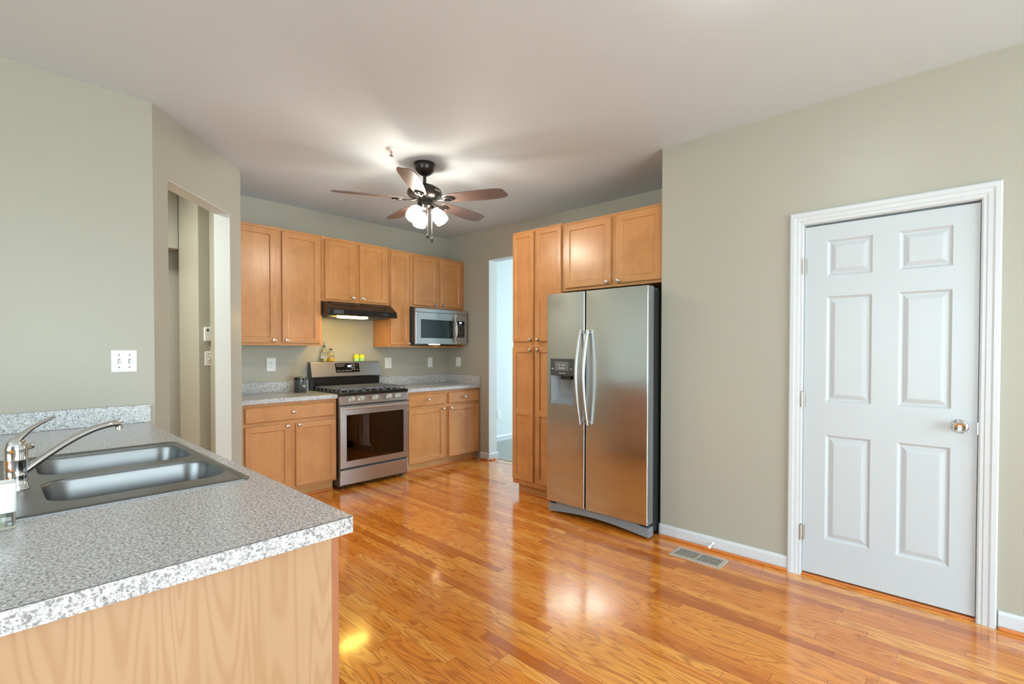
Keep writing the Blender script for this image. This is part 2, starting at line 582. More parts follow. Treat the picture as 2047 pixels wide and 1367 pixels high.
window('window_1', -4.9, -1.5, -8.56, -8.5, 0, 2.45, 3)
window('window_2', -7.87, -7.81, -6.6, -3.4, .35, 2.5, 3)

# baseboards and stained shoe moulding
def bb(name, x0, x1, y0, y1, fx, fy, lab=None):
    """a run with its face offset towards (fx,fy)"""
    m_ = MB()
    t_ = .014
    s_ = MB()
    pr_ = [(0, 0), (t_, 0), (t_, .072), (.010, .080), (.007, .088), (0, .088)]
    if fx:
        m_.loft([[(x0+fx*d, y, z) for d, z in pr_] for y in (y0, y1)])
        xb, xs = x0+fx*t_, x0+fx*(t_+.016)
        s_.box(min(xb, xs), max(xb, xs), y0, y1, 0, .019)
    else:
        m_.loft([[(x, y0+fy*d, z) for d, z in pr_] for x in (x0, x1)])
        yb, ys = y0+fy*t_, y0+fy*(t_+.016)
        s_.box(x0, x1, min(yb, ys), max(yb, ys), 0, .019)
    o = struct(name, m_, 'trim', label=lab)
    return o, s_
o_, s_ = bb('baseboard_door_wall', DX, DX, -4.268, -3.43, -1, 0, 'white baseboard left of the door')
s_.build('shoe_molding', 'shoe', o_, bevel=.006, seg=3)
o_, s_ = bb('baseboard_right', DX, DX, -8.48, -5.188, -1, 0, 'white baseboard right of the door')
s_.build('shoe_molding', 'shoe', o_, bevel=.006, seg=3)
o_, s_ = bb('baseboard_doorway_wall', 0, 0, -.797, -.645, -1, 0)
s_.build('shoe_molding', 'shoe', o_, bevel=.006, seg=3)
o_, s_ = bb('baseboard_doorway_return', .0, .15, -.783, -.783, 0, -1)
MB().box(0, .09, -.813, -.797, 0, .019).build('shoe_molding', 'shoe', o_, bevel=.006, seg=3)
s_.bm.free()
o_, s_ = bb('baseboard_next_room', .13, 4.2, 0, 0, 0, -1)
s_.bm.free()
struct('baseboard_pantry_return', MB().box(DX-.0, DX+.1, -3.425, -3.411, 0, .085), 'trim', bevel=.003)

# ------------------------------------------------------------------ door_1 with frame
RZ = -PI/2     # local front -y  ->  world -x ; local +x -> world -y
dW = .765
door = D.objects.new('door_1', None); COL.objects.link(door)
door.location = (DX, -4.337, 0); door.rotation_euler = (0, 0, RZ); door['kind'] = 'structure'
door['label'] = 'white six panel interior door in a white moulded frame'
# casing: moulded profile built from stepped layers (local: x along wall, y=0 wall face)
cas = MB()
def casing_piece(mb, path_in, w):
    pass
xi0, xi1, zt = 0.0, dW+.008, 2.062
CW = .072
prof = [(0.0, 0.0), (0.0, -.011), (.006, -.014), (.018, -.014), (.022, -.017), (.040, -.018), (.048, -.022), (.066, -.022), (.072, -.018), (.072, 0.0)]
rings = []
for (d, y) in prof:
    rings.append([(xi0-d, y, 0), (xi0-d, y, zt+d+.012), (xi1+d, y, zt+d+.012), (xi1+d, y, 0)])
R = [[cas.bm.verts.new(p) for p in r] for r in rings]
for a, b in zip(R, R[1:]):
    for i in range(3):
        cas.bm.faces.new((a[i], a[i+1], b[i+1], b[i]))
for i in (0, 3):
    cas.bm.faces.new([r[i] for r in R])
cas.build('door_casing', 'trim', door)
jm = MB().box(-.0, .002, 0, .11, 0, zt+.012).box(dW+.006, dW+.008, 0, .11, 0, zt+.012).box(0, dW+.008, 0, .11, zt+.008, zt+.012)
jm.box(.002, .012, .052, .07, 0, zt).box(dW-.004, dW+.006, .052, .07, 0, zt).box(.002, dW+.006, .052, .07, zt-.002, zt+.008)
jm.build('door_jamb', 'trim', door)
# slab with six raised panels
sl = MB()
yf = .006
xs = [.004, .118, .334, .452, .668, dW+.003]
zs = [.022, .237, .845, 1.040, 1.646, 1.764, 1.968, 2.058]
cells_x = [(xs[1], xs[2]), (xs[3], xs[4])]
cells_z = [(zs[1], zs[2]), (zs[3], zs[4]), (zs[5], zs[6])]
gx = xs; gz = zs
vv = {}
for i, x in enumerate(gx):
    for k, z in enumerate(gz):
        vv[i, k] = sl.bm.verts.new((x, yf, z))
for i in range(5):
    for k in range(7):
        if i in (1, 3) and k in (1, 3, 5):
            prev = [vv[i, k], vv[i+1, k], vv[i+1, k+1], vv[i, k+1]]
            x0_, x1_, z0_, z1_ = gx[i], gx[i+1], gz[k], gz[k+1]
            for ins, y in ((.004, yf+.004), (.012, yf+.0095), (.018, yf+.0095), (.040, yf+.0015), (.044, yf+.001)):
                cur = [sl.bm.verts.new(p) for p in ((x0_+ins, y, z0_+ins), (x1_-ins, y, z0_+ins), (x1_-ins, y, z1_-ins), (x0_+ins, y, z1_-ins))]
                for j in range(4):
                    sl.bm.faces.new((prev[j], prev[(j+1) % 4], cur[(j+1) % 4], cur[j]))
                prev = cur
            sl.bm.faces.new(prev)
        else:
            sl.bm.faces.new((vv[i, k], vv[i+1, k], vv[i+1, k+1], vv[i, k+1]))
bk = {}
for i in (0, 5):
    for k in (0, 7):
        bk[i, k] = sl.bm.verts.new((gx[i], yf+.038, gz[k]))
sl.bm.faces.new((bk[0, 0], bk[0, 7], bk[5, 7], bk[5, 0]))
sl.bm.faces.new([vv[i, 0] for i in range(6)]+[bk[5, 0], bk[0, 0]])
sl.bm.faces.new([vv[i, 7] for i in range(6)]+[bk[5, 7], bk[0, 7]])
sl.bm.faces.new([vv[0, k] for k in range(8)]+[bk[0, 7], bk[0, 0]])
sl.bm.faces.new([vv[5, k] for k in range(8)]+[bk[5, 7], bk[5, 0]])
slab = sl.build('door_slab', 'door', door)
for z in (1.832, 1.045, .255):
    hb = MB().lathe([(.0075, -.045), (.0075, .045)], (-.002, -.012, z), n=12)
    hb.lathe([(.004, .045), (.005, .05), (.001, .053)], (-.002, -.012, z), n=10)
    hb.box(-.002, .016, -.001, .004, z-.044, z+.044)
    hb.build('hinge', 'brass', door, smooth=True)
kb = MB().lathe([(.034, 0), (.034, .004), (.028, .010), (.012, .013), (.012, .030), (.024, .036), (.0285, .046), (.0285, .056), (.022, .064), (.010, .060), (.001, .060)],
                (dW-.062, yf, .958), (0, -1, 0), 32)
kb.build('door_knob', 'chrome', slab, smooth=True)
MB().box(dW+.002, dW+.0065, -.012, .02, .925, .985).build('strike_plate', 'brass', door)
MB().box(-.01, dW+.02, .0, .12, 0, .012).build('threshold', 'shoe', door, bevel=.003)

# ------------------------------------------------------------------ cabinets (local: x along the wall, wall at y=0, front at -depth)
def knob_mb(x, z, y):
    return MB().lathe([(.0085, 0), (.006, .004), (.006, .010), (.0145, .015), (.0165, .020), (.0145, .025), (.007, .028), (.001, .0285)], (x, y, z), (0, -1, 0), 20)

def cab_door(par, x0, x1, z0, z1, yfr, knob=None, rails=(), stile=.056, name='door'):
    mb = MB()
    th = .020
    if not rails:
        mb.panel(x0, x1, z0, z1, [(0, yfr), (0, yfr-th+.004), (.004, yfr-th), (stile-.006, yfr-th), (stile-.002, yfr-th+.003), (stile, yfr-th+.009), (stile+.010, yfr-th+.009)])
    else:
        zz = [z0]+[z for r in rails for z in r]+[z1]
        mb.panel(x0, x1, z0, z1, [(0, yfr), (0, yfr-.008)])
        y1_, y2_ = yfr-th, yfr-.008
        mb.box(x0, x0+stile, y1_, y2_, z0, z1).box(x1-stile, x1, y1_, y2_, z0, z1)
        mb.box(x0+stile, x1-stile, y1_, y2_, z0, z0+stile).box(x0+stile, x1-stile, y1_, y2_, z1-stile, z1)
        for r0, r1 in rails:
            mb.box(x0+stile, x1-stile, y1_, y2_, r0, r1)
    d = mb.build(name, 'maple', par, bevel=.0015)
    if knob:
        knob_mb(knob[0], knob[1], yfr-th).build('knob', 'nickel', d, smooth=True)
    return d
def drawer(par, x0, x1, z0, z1, yfr, knob):
    d = MB().panel(x0, x1, z0, z1, [(0, yfr), (0, yfr-.012), (.008, yfr-.020)]).build('drawer', 'maple_h', par, bevel=.002)
    knob_mb(knob[0], knob[1], yfr-.020).build('knob', 'nickel', d, smooth=True)

def cabinet(name, label, loc, rz, w, dep, z0, z1, group, kick=False, kick_ends=(0, 0), cap=True):
    c = thing(name, label, 'cabinet', loc, rz, group)
    b = MB()
    b.box(0, w, -dep+.019, -.003, z0, z1)
    b.build('cabinet_body', 'maple', c)
    f = MB().box(0, w, -dep, -dep+.019, z0, z1).build('face_frame', 'maple', c, bevel=.001)
    if kick:
        MB().box(kick_ends[0], w-kick_ends[1], -dep+.065, -dep+.08, 0, z0).build('toe_kick', 'kick', c)
        MB().box(kick_ends[0]-.0, w-kick_ends[1], -dep+.051, -dep+.065, 0, .019).build('shoe_molding', 'shoe', c, bevel=.005, seg=3)
        MB().box(0, w, -dep+.08, -.01, 0.0, z0).build('cabinet_base', 'kick', c)
    return c

GU = 'upper cabinets on the stove wall'
UD = .325
c = cabinet('wall_cabinet', 'tall honey maple double door wall cabinet above the black canister', (-2.64, 0, 0), 0, .823, UD, 1.372, 2.452, GU)
cab_door(c, .03, .394, 1.394, 2.427, -UD, (.366, 1.420))
cab_door(c, .445, .800, 1.394, 2.427, -UD, (.458+.02, 1.420))
c = cabinet('wall_cabinet', 'short honey maple double door wall cabinet directly above the range hood', (-1.815, 0, 0), 0, .74, UD, 1.815, 2.450, GU)
cab_door(c, .023, .338, 1.834, 2.421, -UD, (.313, 1.866))
cab_door(c, .393, .714, 1.834, 2.421, -UD, (.419, 1.866))
c = cabinet('wall_cabinet', 'narrow single door maple wall cabinet between hood and microwave', (-1.073, 0, 0), 0, .270, UD, 1.362, 2.440, GU)
cab_door(c, .022, .253, 1.388, 2.414, -UD, (.241, 1.407), stile=.045)
c = cabinet('wall_cabinet', 'short honey maple double door wall cabinet directly above the microwave', (-.801, 0, 0), 0, .801, UD, 1.822, 2.437, GU)
cab_door(c, .046, .380, 1.846, 2.412, -UD, (.336, 1.868))
cab_door(c, .426, .752, 1.846, 2.412, -UD, (.447, 1.868))
MB().box(.772, .801, -UD+.001, -.003, 1.362, 1.822).build('side_panel', 'maple', c, bevel=.001)
MB().box(.0, .772, -UD+.001, -.003, 1.362, 1.376).build('bottom_shelf', 'maple_h', c, bevel=.001)

GB = 'base cabinets on the stove wall'
BD = .61
c = cabinet('base_cabinet', 'maple base cabinet left of the gas range with one wide drawer', (-2.64, 0, 0), 0, .822, BD, .10, .876, GB, True, (0, .02))
drawer(c, .035, .802, .716, .846, -BD, (.420, .787))
cab_door(c, .035, .400, .118, .686, -BD, (.370, .668))
cab_door(c, .442, .814, .118, .686, -BD, (.471, .668))
c = cabinet('base_cabinet', 'maple base cabinet right of the gas range with two drawers', (-1.045, 0, 0), 0, 1.043, BD, .10, .876, GB, True, (.02, .0))
drawer(c, .022, .502, .716, .842, -BD, (.263, .782))
drawer(c, .562, 1.033, .716, .842, -BD, (.787, .778))
cab_door(c, .022, .500, .102, .686, -BD, (.469, .663))
cab_door(c, .562, 1.033, .102, .686, -BD, (.577, .661))

# pantry and over-fridge cabinet on the doorway wall
GP = 'tall cabinets on the doorway wall'
PD = .76
c = cabinet('pantry_cabinet', 'tall maple pantry cabinet with four doors between doorway and refrigerator', (0, -1.915, 0), RZ, .583, PD, .10, 2.412, GP, True, (.03, 0))
cab_door(c, .010, .262, 1.409, 2.392, -PD, (.240, 1.425), stile=.045)
cab_door(c, .294, .574, 1.409, 2.392, -PD, (.350-.025, 1.425), stile=.045)
cab_door(c, .010, .262, .146, 1.358, -PD, (.240, 1.334), rails=[(.745, .800)], stile=.045)
cab_door(c, .294, .574, .146, 1.358, -PD, (.350-.025, 1.334), rails=[(.745, .800)], stile=.045)
c = cabinet('wall_cabinet', 'maple double door wall cabinet directly above the refrigerator', (0, -2.500, 0), RZ, .923, PD, 1.828, 2.400, None)
cab_door(c, .030, .480, 1.850, 2.378, -PD, (.455, 1.870))
cab_door(c, .527, .915, 1.850, 2.378, -PD, (.560, 1.870))

# ------------------------------------------------------------------ worktops
CT0, CT1 = .876, .914
w = thing('countertop', 'speckled grey laminate worktop under the black canister, left of the range', 'countertop', (-2.64, 0, CT0), 0, 'worktops on the stove wall')
MB().box(0, .822, -.645, -.002, 0, .038).build('countertop_slab', 'granite', w, bevel=.004)
MB().box(0, .822, -.022, -.002, .038, .142).build('backsplash', 'granite', w, bevel=.003)
w = thing('countertop', 'speckled grey laminate worktop right of the range, below the microwave', 'countertop', (-1.048, 0, CT0), 0, 'worktops on the stove wall')
MB().box(0, 1.046, -.645, -.002, 0, .038).build('countertop_slab', 'granite', w, bevel=.004)
MB().box(0, 1.046, -.022, -.002, .038, .142).build('backsplash', 'granite', w, bevel=.003)
MB().box(1.026, 1.046, -.640, -.022, .038, .142).build('side_splash', 'granite', w, bevel=.003)

# ------------------------------------------------------------------ gas range (front at local -y)
rg_ = thing('gas_range', 'stainless steel gas range with black cooktop and dark oven window', 'stove', (-1.812, 0, 0), 0)
RW = .757
MB().box(.003, RW-.003, -.640, -.02, .03, .905).build('range_body', 'dark_plastic', rg_, bevel=.004)
for x in (.05, RW-.05):
    MB().lathe([(.018, 0), (.018, .012), (.009, .014), (.009, .032)], (x, -.60, 0), n=16).build('foot', 'black_matte', rg_, smooth=True)
# storage drawer
MB().panel(.004, RW-.004, .045, .188, [(0, -.64), (0, -.664), (.004, -.668)]).build('storage_drawer', 'steel_h', rg_, bevel=.002)
# oven door: frame with a window hole
od = MB()
def frame_panel(mb, x0, x1, z0, z1, hx0, hx1, hz0, hz1, yb, yf_, lip=.006):
    o0 = [(x0, yb, z0), (x1, yb, z0), (x1, yb, z1), (x0, yb, z1)]
    o1 = [(x0, yf_+.003, z0), (x1, yf_+.003, z0), (x1, yf_+.003, z1), (x0, yf_+.003, z1)]
    o2 = [(x0+.003, yf_, z0+.003), (x1-.003, yf_, z0+.003), (x1-.003, yf_, z1-.003), (x0+.003, yf_, z1-.003)]
    i1 = [(hx0, yf_, hz0), (hx1, yf_, hz0), (hx1, yf_, hz1), (hx0, yf_, hz1)]
    i2 = [(hx0, yf_+lip, hz0), (hx1, yf_+lip, hz0), (hx1, yf_+lip, hz1), (hx0, yf_+lip, hz1)]
    i3 = [(hx0, yb, hz0), (hx1, yb, hz0), (hx1, yb, hz1), (hx0, yb, hz1)]
    mb.loft([o0, o1, o2, i1, i2, i3, o0], False, False)
frame_panel(od, .004, RW-.004, .206, .798, .068, RW-.058, .268, .710, -.641, -.668)
odo = od.build('oven_door', 'steel_h', rg_)
MB().box(.066, RW-.056, -.664, -.661, .266, .712).build('oven_window', 'oven_glass', odo)
MB().box(.069, RW-.059, -.6605, -.6415, .269, .709).build('oven_window_backing', 'cavity', odo)
# rack wires glimpsed behind the glass
for z in (.44, .56):
    pass
# bar handle
hm = MB().tube([(.030, -.716, .778), (RW-.030, -.716, .778)], .0105, 14)
for x in (.05, RW-.05):
    hm.tube([(x, -.716, .778), (x, -.666, .774)], .009, 10)
hm.build('handle', 'bright_metal', odo, smooth=True)
# control panel (slanted)
cp = MB()
cp.loft([[(.002, -.64, .812), (.002, -.672, .812), (.002, -.668, .828), (.002, -.650, .893), (.002, -.62, .893)],
         [(RW-.002, -.64, .812), (RW-.002, -.672, .812), (RW-.002, -.668, .828), (RW-.002, -.650, .893), (RW-.002, -.62, .893)]])
cpo = cp.build('control_panel', 'steel_h', rg_, bevel=.002)
nrm = Vector((0, -.065, -.018)).normalized()
nrm = Vector((0, -.9636, .267))
for x in (.125, .222, .376, .532, .632):
    k = MB().lathe([(.026, 0), (.026, .004), (.022, .007), (.021, .026), (.018, .030), (.001, .030)], (x, -.660, .860), nrm, 24)
    kc = Vector((x, -.660, .860))+nrm*.030
    k.obox(kc, (1, 0, 0), (0, .267, .9636), nrm, .0045, .017, .004)
    k.build('burner_knob', 'knob_metal', cpo, smooth=True, angle=40)
# cooktop
MB().loft([[(0, -.664, .893), (0, -.664, .915), (0, -.650, .922), (0, -.10, .922), (0, -.10, .893)],
           [(RW, -.664, .893), (RW, -.664, .915), (RW, -.650, .922), (RW, -.10, .922), (RW, -.10, .893)]]).build('cooktop', 'black', rg_, bevel=.004)
for bx, by, br in ((.16, -.50, .042), (.16, -.24, .036), (.378, -.37, .045), (.60, -.50, .046), (.60, -.24, .034)):
    MB().lathe([(br+.012, 0), (br+.012, .008), (br, .010), (br, .018), (br-.006, .021), (.001, .021)], (bx, by, .922), n=24).build('burner', 'black_matte', rg_, smooth=True)
gx0 = [(.020, .262), (.266, .490), (.494, .737)]
for a, b in gx0:
    g = MB()
    z0, z1 = .944, .958
    y0, y1 = -.635, -.115
    def rail(xa, xb, ya, yb):
        g.box(xa, xb, ya, yb, z0, z1)
    rail(a, b, y0, y0+.011); rail(a, b, y1-.011, y1)
    rail(a, a+.011, y0, y1); rail(b-.011, b, y0, y1)
    cxm = (a+b)/2
    rail(cxm-.005, cxm+.005, y0, y1)
    for k in range(1, 6):
        ym = y0+(y1-y0)*k/6
        rail(a, b, ym-.005, ym+.005)
    for xx in (a+.002, b-.013):
        for k in range(7):
            ym = y0+.005+(y1-y0-.020)*k/6
            g.box(xx, xx+.011, ym-.004, ym+.010, .9225, z0)
    for k in range(1, 3):
        xm = a+(b-a)*k/3
        g.box(xm-.006, xm+.006, y0, y0+.012, .9225, z0)
    g.build('grate', 'iron', rg_, bevel=.002)
# backguard
MB().box(.0, RW, -.100, -.025, .90, 1.040).build('backguard_base', 'black', rg_, bevel=.003)
MB().loft([[(-.012, -.03, 1.205), (-.012, -.03, 1.03), (-.012, -.118, 1.045), (-.012, -.122, 1.055), (-.012, -.082, 1.203)],
           [(RW+.012, -.03, 1.205), (RW+.012, -.03, 1.03), (RW+.012, -.118, 1.045), (RW+.012, -.122, 1.055), (RW+.012, -.082, 1.203)]]).build('backguard', 'steel_h', rg_, bevel=.003)
MB().loft([[(-.014, -.03, 1.206), (-.014, -.03, 1.03), (-.014, -.112, 1.042), (-.014, -.078, 1.206)],
           [(-.0122, -.03, 1.206), (-.0122, -.03, 1.03), (-.0122, -.112, 1.042), (-.0122, -.078, 1.206)]]).build('backguard_end', 'dark_plastic', rg_)
d_b = Vector((0, .040, .148)).normalized()     # up the slanted face
n_b = Vector((0, -.148, .040)).normalized()
def on_bg(s_, x):      # s_ metres up the slanted face
    return Vector((x, -.122, 1.055))+d_b*s_+n_b*.0005
pc = on_bg(.087, .378)
cpb = MB().obox(pc+n_b*.001, (1, 0, 0), d_b, n_b, .135, .050, .0015).build('control_display', 'black_glossy', rg_)
mk = MB()
for (x, s_) in [(.262+.020*i, .122) for i in range(5)]+[(.262+.020*i, .106) for i in range(4)]+[(.262+.0205*i, .055) for i in range(8)]+[(.425+.016*i, .122-.018*j) for i in range(3) for j in range(4)]+[(.486, .112), (.486, .062)]:
    mk.obox(on_bg(s_, x)+n_b*.003, (1, 0, 0), d_b, n_b, .0042, .0026, .0004)
mk.build('printed_legend', 'marks', cpb)
dg = MB()
for i, x in enumerate((.384, .394, .405, .414)):
    dg.obox(on_bg(.104, x)+n_b*.003, (1, 0, 0), d_b, n_b, .0036, .009, .0004)
dg.build('clock_digits', 'blue_display', cpb)

# ------------------------------------------------------------------ range hood
hd = thing('range_hood', 'black under-cabinet range hood glowing above the gas range', 'range hood', (-1.826, 0, 0), 0)
HW = .757
prf = [(-.02, 1.812), (-.345, 1.812), (-.415, 1.775), (-.478, 1.728), (-.488, 1.676), (-.480, 1.668), (-.02, 1.668)]
MB().loft([[(0, y, z) for y, z in prf], [(HW, y, z) for y, z in prf]]).build('hood_shell', 'hood_black', hd, bevel=.004)
for xa, xb in ((.05, .36), (.40, .71)):
    MB().loft([[(xa, -.352, 1.8095), (xb, -.352, 1.8095), (xb-.03, -.408, 1.7800), (xa+.03, -.408, 1.7800)],
               [(xa, -.353, 1.8125), (xb, -.353, 1.8125), (xb-.03, -.409, 1.7830), (xa+.03, -.409, 1.7830)]]).build('embossed_panel', 'hood_black', hd, bevel=.002)
MB().box(.050, .150, -.4885, -.470, 1.685, 1.722).build('vent_panel', 'dark_plastic', hd)
for x in (.598, .630):
    MB().lathe([(.011, 0), (.010, .008), (.001, .009)], (x, -.480, 1.700), (0, -1, .1), 16).build('switch_knob', 'dark_plastic', hd, smooth=True)
MB().box(.145, .430, -.455, -.360, 1.650, 1.669).build('lamp_lens', 'hood_lamp', hd, bevel=.004)
MB().box(.06, .70, -.34, -.06, 1.660, 1.669).build('filter', 'dark_plastic', hd, bevel=.002)

# ------------------------------------------------------------------ microwave
mw = thing('microwave', 'stainless over-the-counter microwave with curved handle and dark keypad', 'microwave', (-.790, 0, 1.392), 0)
MWW = .755
MB().box(0, MWW, -.395, -.02, .006, .418).build('microwave_case', 'dark_plastic', mw, bevel=.004)
mt = MB().box(.0, MWW, -.424, -.396, .372, .416).build('vent_strip', 'steel_h', mw, bevel=.003)
md = MB()
frame_panel(md, .0, .575, .006, .370, .068, .470, .075, .290, -.397, -.424)
mdo = md.build('microwave_door', 'steel_h', mw)
MB().box(.066, .472, -.419, -.417, .073, .292).build('door_window', 'oven_glass', mdo)
MB().box(.069, .469, -.4165, -.3975, .076, .289).build('window_screen', 'micro_in', mdo)
MB().box(.470, .530, -.4255, -.4242, .075, .290).build('dark_band', 'black_glossy', mdo)
hp = []
for i in range(13):
    a = i/12
    hp.append((.545+.018*math.sin(PI*a), -.434-.034*math.sin(PI*a), .036+.298*a))
MB().tube(hp, [.010]+[.013]*11+[.010], 12, 1).build('handle', 'handle_metal', mdo, smooth=True)
MB().panel(.577, MWW, .006, .370, [(0, -.397), (0, -.421), (.003, -.424)]).build('keypad_surround', 'steel_h', mw)
kp = MB().box(.588, .712, -.4262, -.4242, .090, .290).build('keypad', 'black_glossy', mw)
mk = MB()
for j in range(8):
    for i in range(4):
        if (i, j) in ((0, 7), (3, 7)): continue
        mk.box(.602+.026*i, .611+.026*i, -.4268, -.4262, .105+.020*j, .110+.020*j)
mk.build('printed_legend', 'marks', kp)
MB().box(.632, .664, -.4268, -.4262, .262, .278).build('clock_digits', 'blue_display', kp)
for x in (.12, .36, .60):
    MB().box(x-.05, x+.05, -.33, -.24, .002, .0065).build('underlight', 'micro_lamp' if x == .36 else 'display', mw)

# ------------------------------------------------------------------ refrigerator (local frame rotated)
fr_ = thing('refrigerator', 'stainless side-by-side refrigerator with dispenser in the left door', 'refrigerator', (-.10, -2.497, 0), RZ)
FD = .87      # front plane at world x = -.97
FW = .915
ZT, ZB = 1.786, .108
MB().box(.008, FW-.012, -.770, -.02, .03, 1.762).build('refrigerator_case', 'black_matte', fr_, bevel=.006)
def fdoor(name, x0, x1, hole=None):
    mb = MB()
    r = .005
    n = 6
    yb, yf2 = -.790, -FD
    def outline(x0, x1, y):
        pass
    if hole is None:
        rings = [[(x0, yb, ZB), (x1, yb, ZB), (x1, yb, ZT), (x0, yb, ZT)],
                 [(x0, yf2+r, ZB), (x1, yf2+r, ZB), (x1, yf2+r, ZT), (x0, yf2+r, ZT)]]
        for k in range(1, n+1):
            a = PI/2*k/n
            ins = r*(1-math.cos(a)); y = yf2+r-r*math.sin(a)
            rings.append([(x0+ins, y, ZB), (x1-ins, y, ZB), (x1-ins, y, ZT), (x0+ins, y, ZT)])
        mb.loft(rings)
    else:
        hx0, hx1, hz0, hz1, hd_ = hole
        rings = [[(x0, yb, ZB), (x1, yb, ZB), (x1, yb, ZT), (x0, yb, ZT)],
                 [(x0, yf2+r, ZB), (x1, yf2+r, ZB), (x1, yf2+r, ZT), (x0, yf2+r, ZT)]]
        for k in range(1, n+1):
            a = PI/2*k/n
            ins = r*(1-math.cos(a)); y = yf2+r-r*math.sin(a)
            rings.append([(x0+ins, y, ZB), (x1-ins, y, ZB), (x1-ins, y, ZT), (x0+ins, y, ZT)])
        rings.append([(hx0, yf2, hz0), (hx1, yf2, hz0), (hx1, yf2, hz1), (hx0, yf2, hz1)])
        rings.append([(hx0, yf2+hd_, hz0), (hx1, yf2+hd_, hz0), (hx1, yf2+hd_, hz1), (hx0, yf2+hd_, hz1)])
        mb.loft(rings)
    return mb.build(name, 'steel', fr_, smooth=True, angle=50)
fl = fdoor('freezer_door', .002, .3740, (.040, .280, .900, 1.266, .060))
fr2 = fdoor('refrigerator_door', .3895, FW-.002)
# side skins of the doors (grey) and gasket
MB().box(FW-.0015, FW+.0005, -.848, -.792, ZB+.003, ZT-.003).build('door_side', 'side_steel', fr2)
MB().box(.012, FW-.016, -.790, -.770, ZB+.01, ZT-.02).build('gasket', 'black_matte', fr_)
MB().box(.02, FW-.02, -.80, -.68, 1.762, 1.782).build('hinge_cover', 'dark_plastic', fr_, bevel=.004)
# arched base grille
bg_ = MB()
N = 16
top = []; bot = []
for i in range(N+1):
    a = i/N
    x = .004+(FW-.008)*a
    top.append((x, 0, .102 if .07 < a < .93 else .082))
    bot.append((x, 0, .012+.034*math.sin(PI*a)))
out = bot+list(reversed(top))
bg_.loft([[(x, -.775, z) for x, y, z in out], [(x, -.845, z) for x, y, z in out]])
bg_.build('base_grille', 'grey_plastic', fr_, bevel=.003)
for x in (.05, FW-.05):
    MB().lathe([(.02, 0), (.02, .02), (.008, .022), (.008, .035)], (x, -.74, 0), n=14).build('foot', 'black_matte', fr_, smooth=True)
for x in (.035, FW-.045):
    MB().box(x-.03, x+.03, -.84, -.78, .088, .104).build('door_hinge', 'black_matte', fr_, bevel=.003)
# bowed handles
for xh, pr in ((.350, fl), (.418, fr2)):
    hp = []; rr = []
    for i in range(17):
        a = i/16
        b_ = math.sin(PI*a)
        hp.append((xh-.010*b_*(1 if xh > .4 else 1), -FD-.022-.042*b_, .765+.722*a))
        rr.append(.013+.003*b_)
    h_ = MB().tube(hp, rr, 14)
    h_.tube([(xh, -FD-.024, .785), (xh, -FD+.004, .785)], .010, 10)
    h_.tube([(xh, -FD-.024, 1.467), (xh, -FD+.004, 1.467)], .010, 10)
    h_.build('handle', 'handle_metal', pr, smooth=True)
# dispenser
dp = MB()
dp.loft([[(.040, -FD-.002, 1.130), (.280, -FD-.002, 1.130), (.280, -FD-.002, 1.266), (.040, -FD-.002, 1.266)],
         [(.040, -FD+.050, 1.130), (.280, -FD+.050, 1.130), (.280, -FD+.050, 1.266), (.040, -FD+.050, 1.266)]])
dpo = dp.build('dispenser_panel', 'dark_plastic', fl, bevel=.004)
MB().box(.090, .226, -FD-.0035, -FD-.002, 1.172, 1.242).build('display_screen', 'display', dpo)
mk = MB()
for (x, z) in ((.135, 1.215), (.165, 1.215), (.180, 1.215), (.135, 1.19), (.150, 1.19), (.165, 1.19), (.180, 1.19), (.062, 1.185), (.070, 1.185), (.248, 1.185), (.256, 1.185), (.135, 1.150), (.150, 1.150), (.170, 1.150), (.185, 1.150)):
    mk.box(x-.004, x+.004, -FD-.0045, -FD-.0035, z-.003, z+.003)
mk.build('printed_legend', 'marks', dpo)
rc = MB()
rc.loft([[(.042, -FD+.001, .902), (.278, -FD+.001, .902), (.278, -FD+.001, 1.130), (.042, -FD+.001, 1.130)],
         [(.046, -FD+.001, .908), (.274, -FD+.001, .908), (.274, -FD+.001, 1.130), (.046, -FD+.001, 1.130)],
         [(.100, -FD+.056, .950), (.250, -FD+.056, .950), (.250, -FD+.056, 1.130), (.100, -FD+.056, 1.130)]], False, True)
rco = rc.build('dispenser_recess', 'grey_plastic', fl)
MB().box(.140, .235, -FD+.004, -FD+.050, 1.100, 1.131).build('nozzle', 'black', rco, bevel=.004)
MB().box(.150, .215, -FD+.010, -FD+.018, 1.030, 1.100).build('paddle', 'glass', rco, bevel=.006)
MB().box(.060, .262, -FD-.001, -FD+.050, .904, .916).build('drip_tray', 'grey_plastic', rco, bevel=.003)
MB().box(.038, .282, -FD-.003, -FD+.001, .895, .903).build('recess_lip', 'handle_metal', fl, bevel=.001)

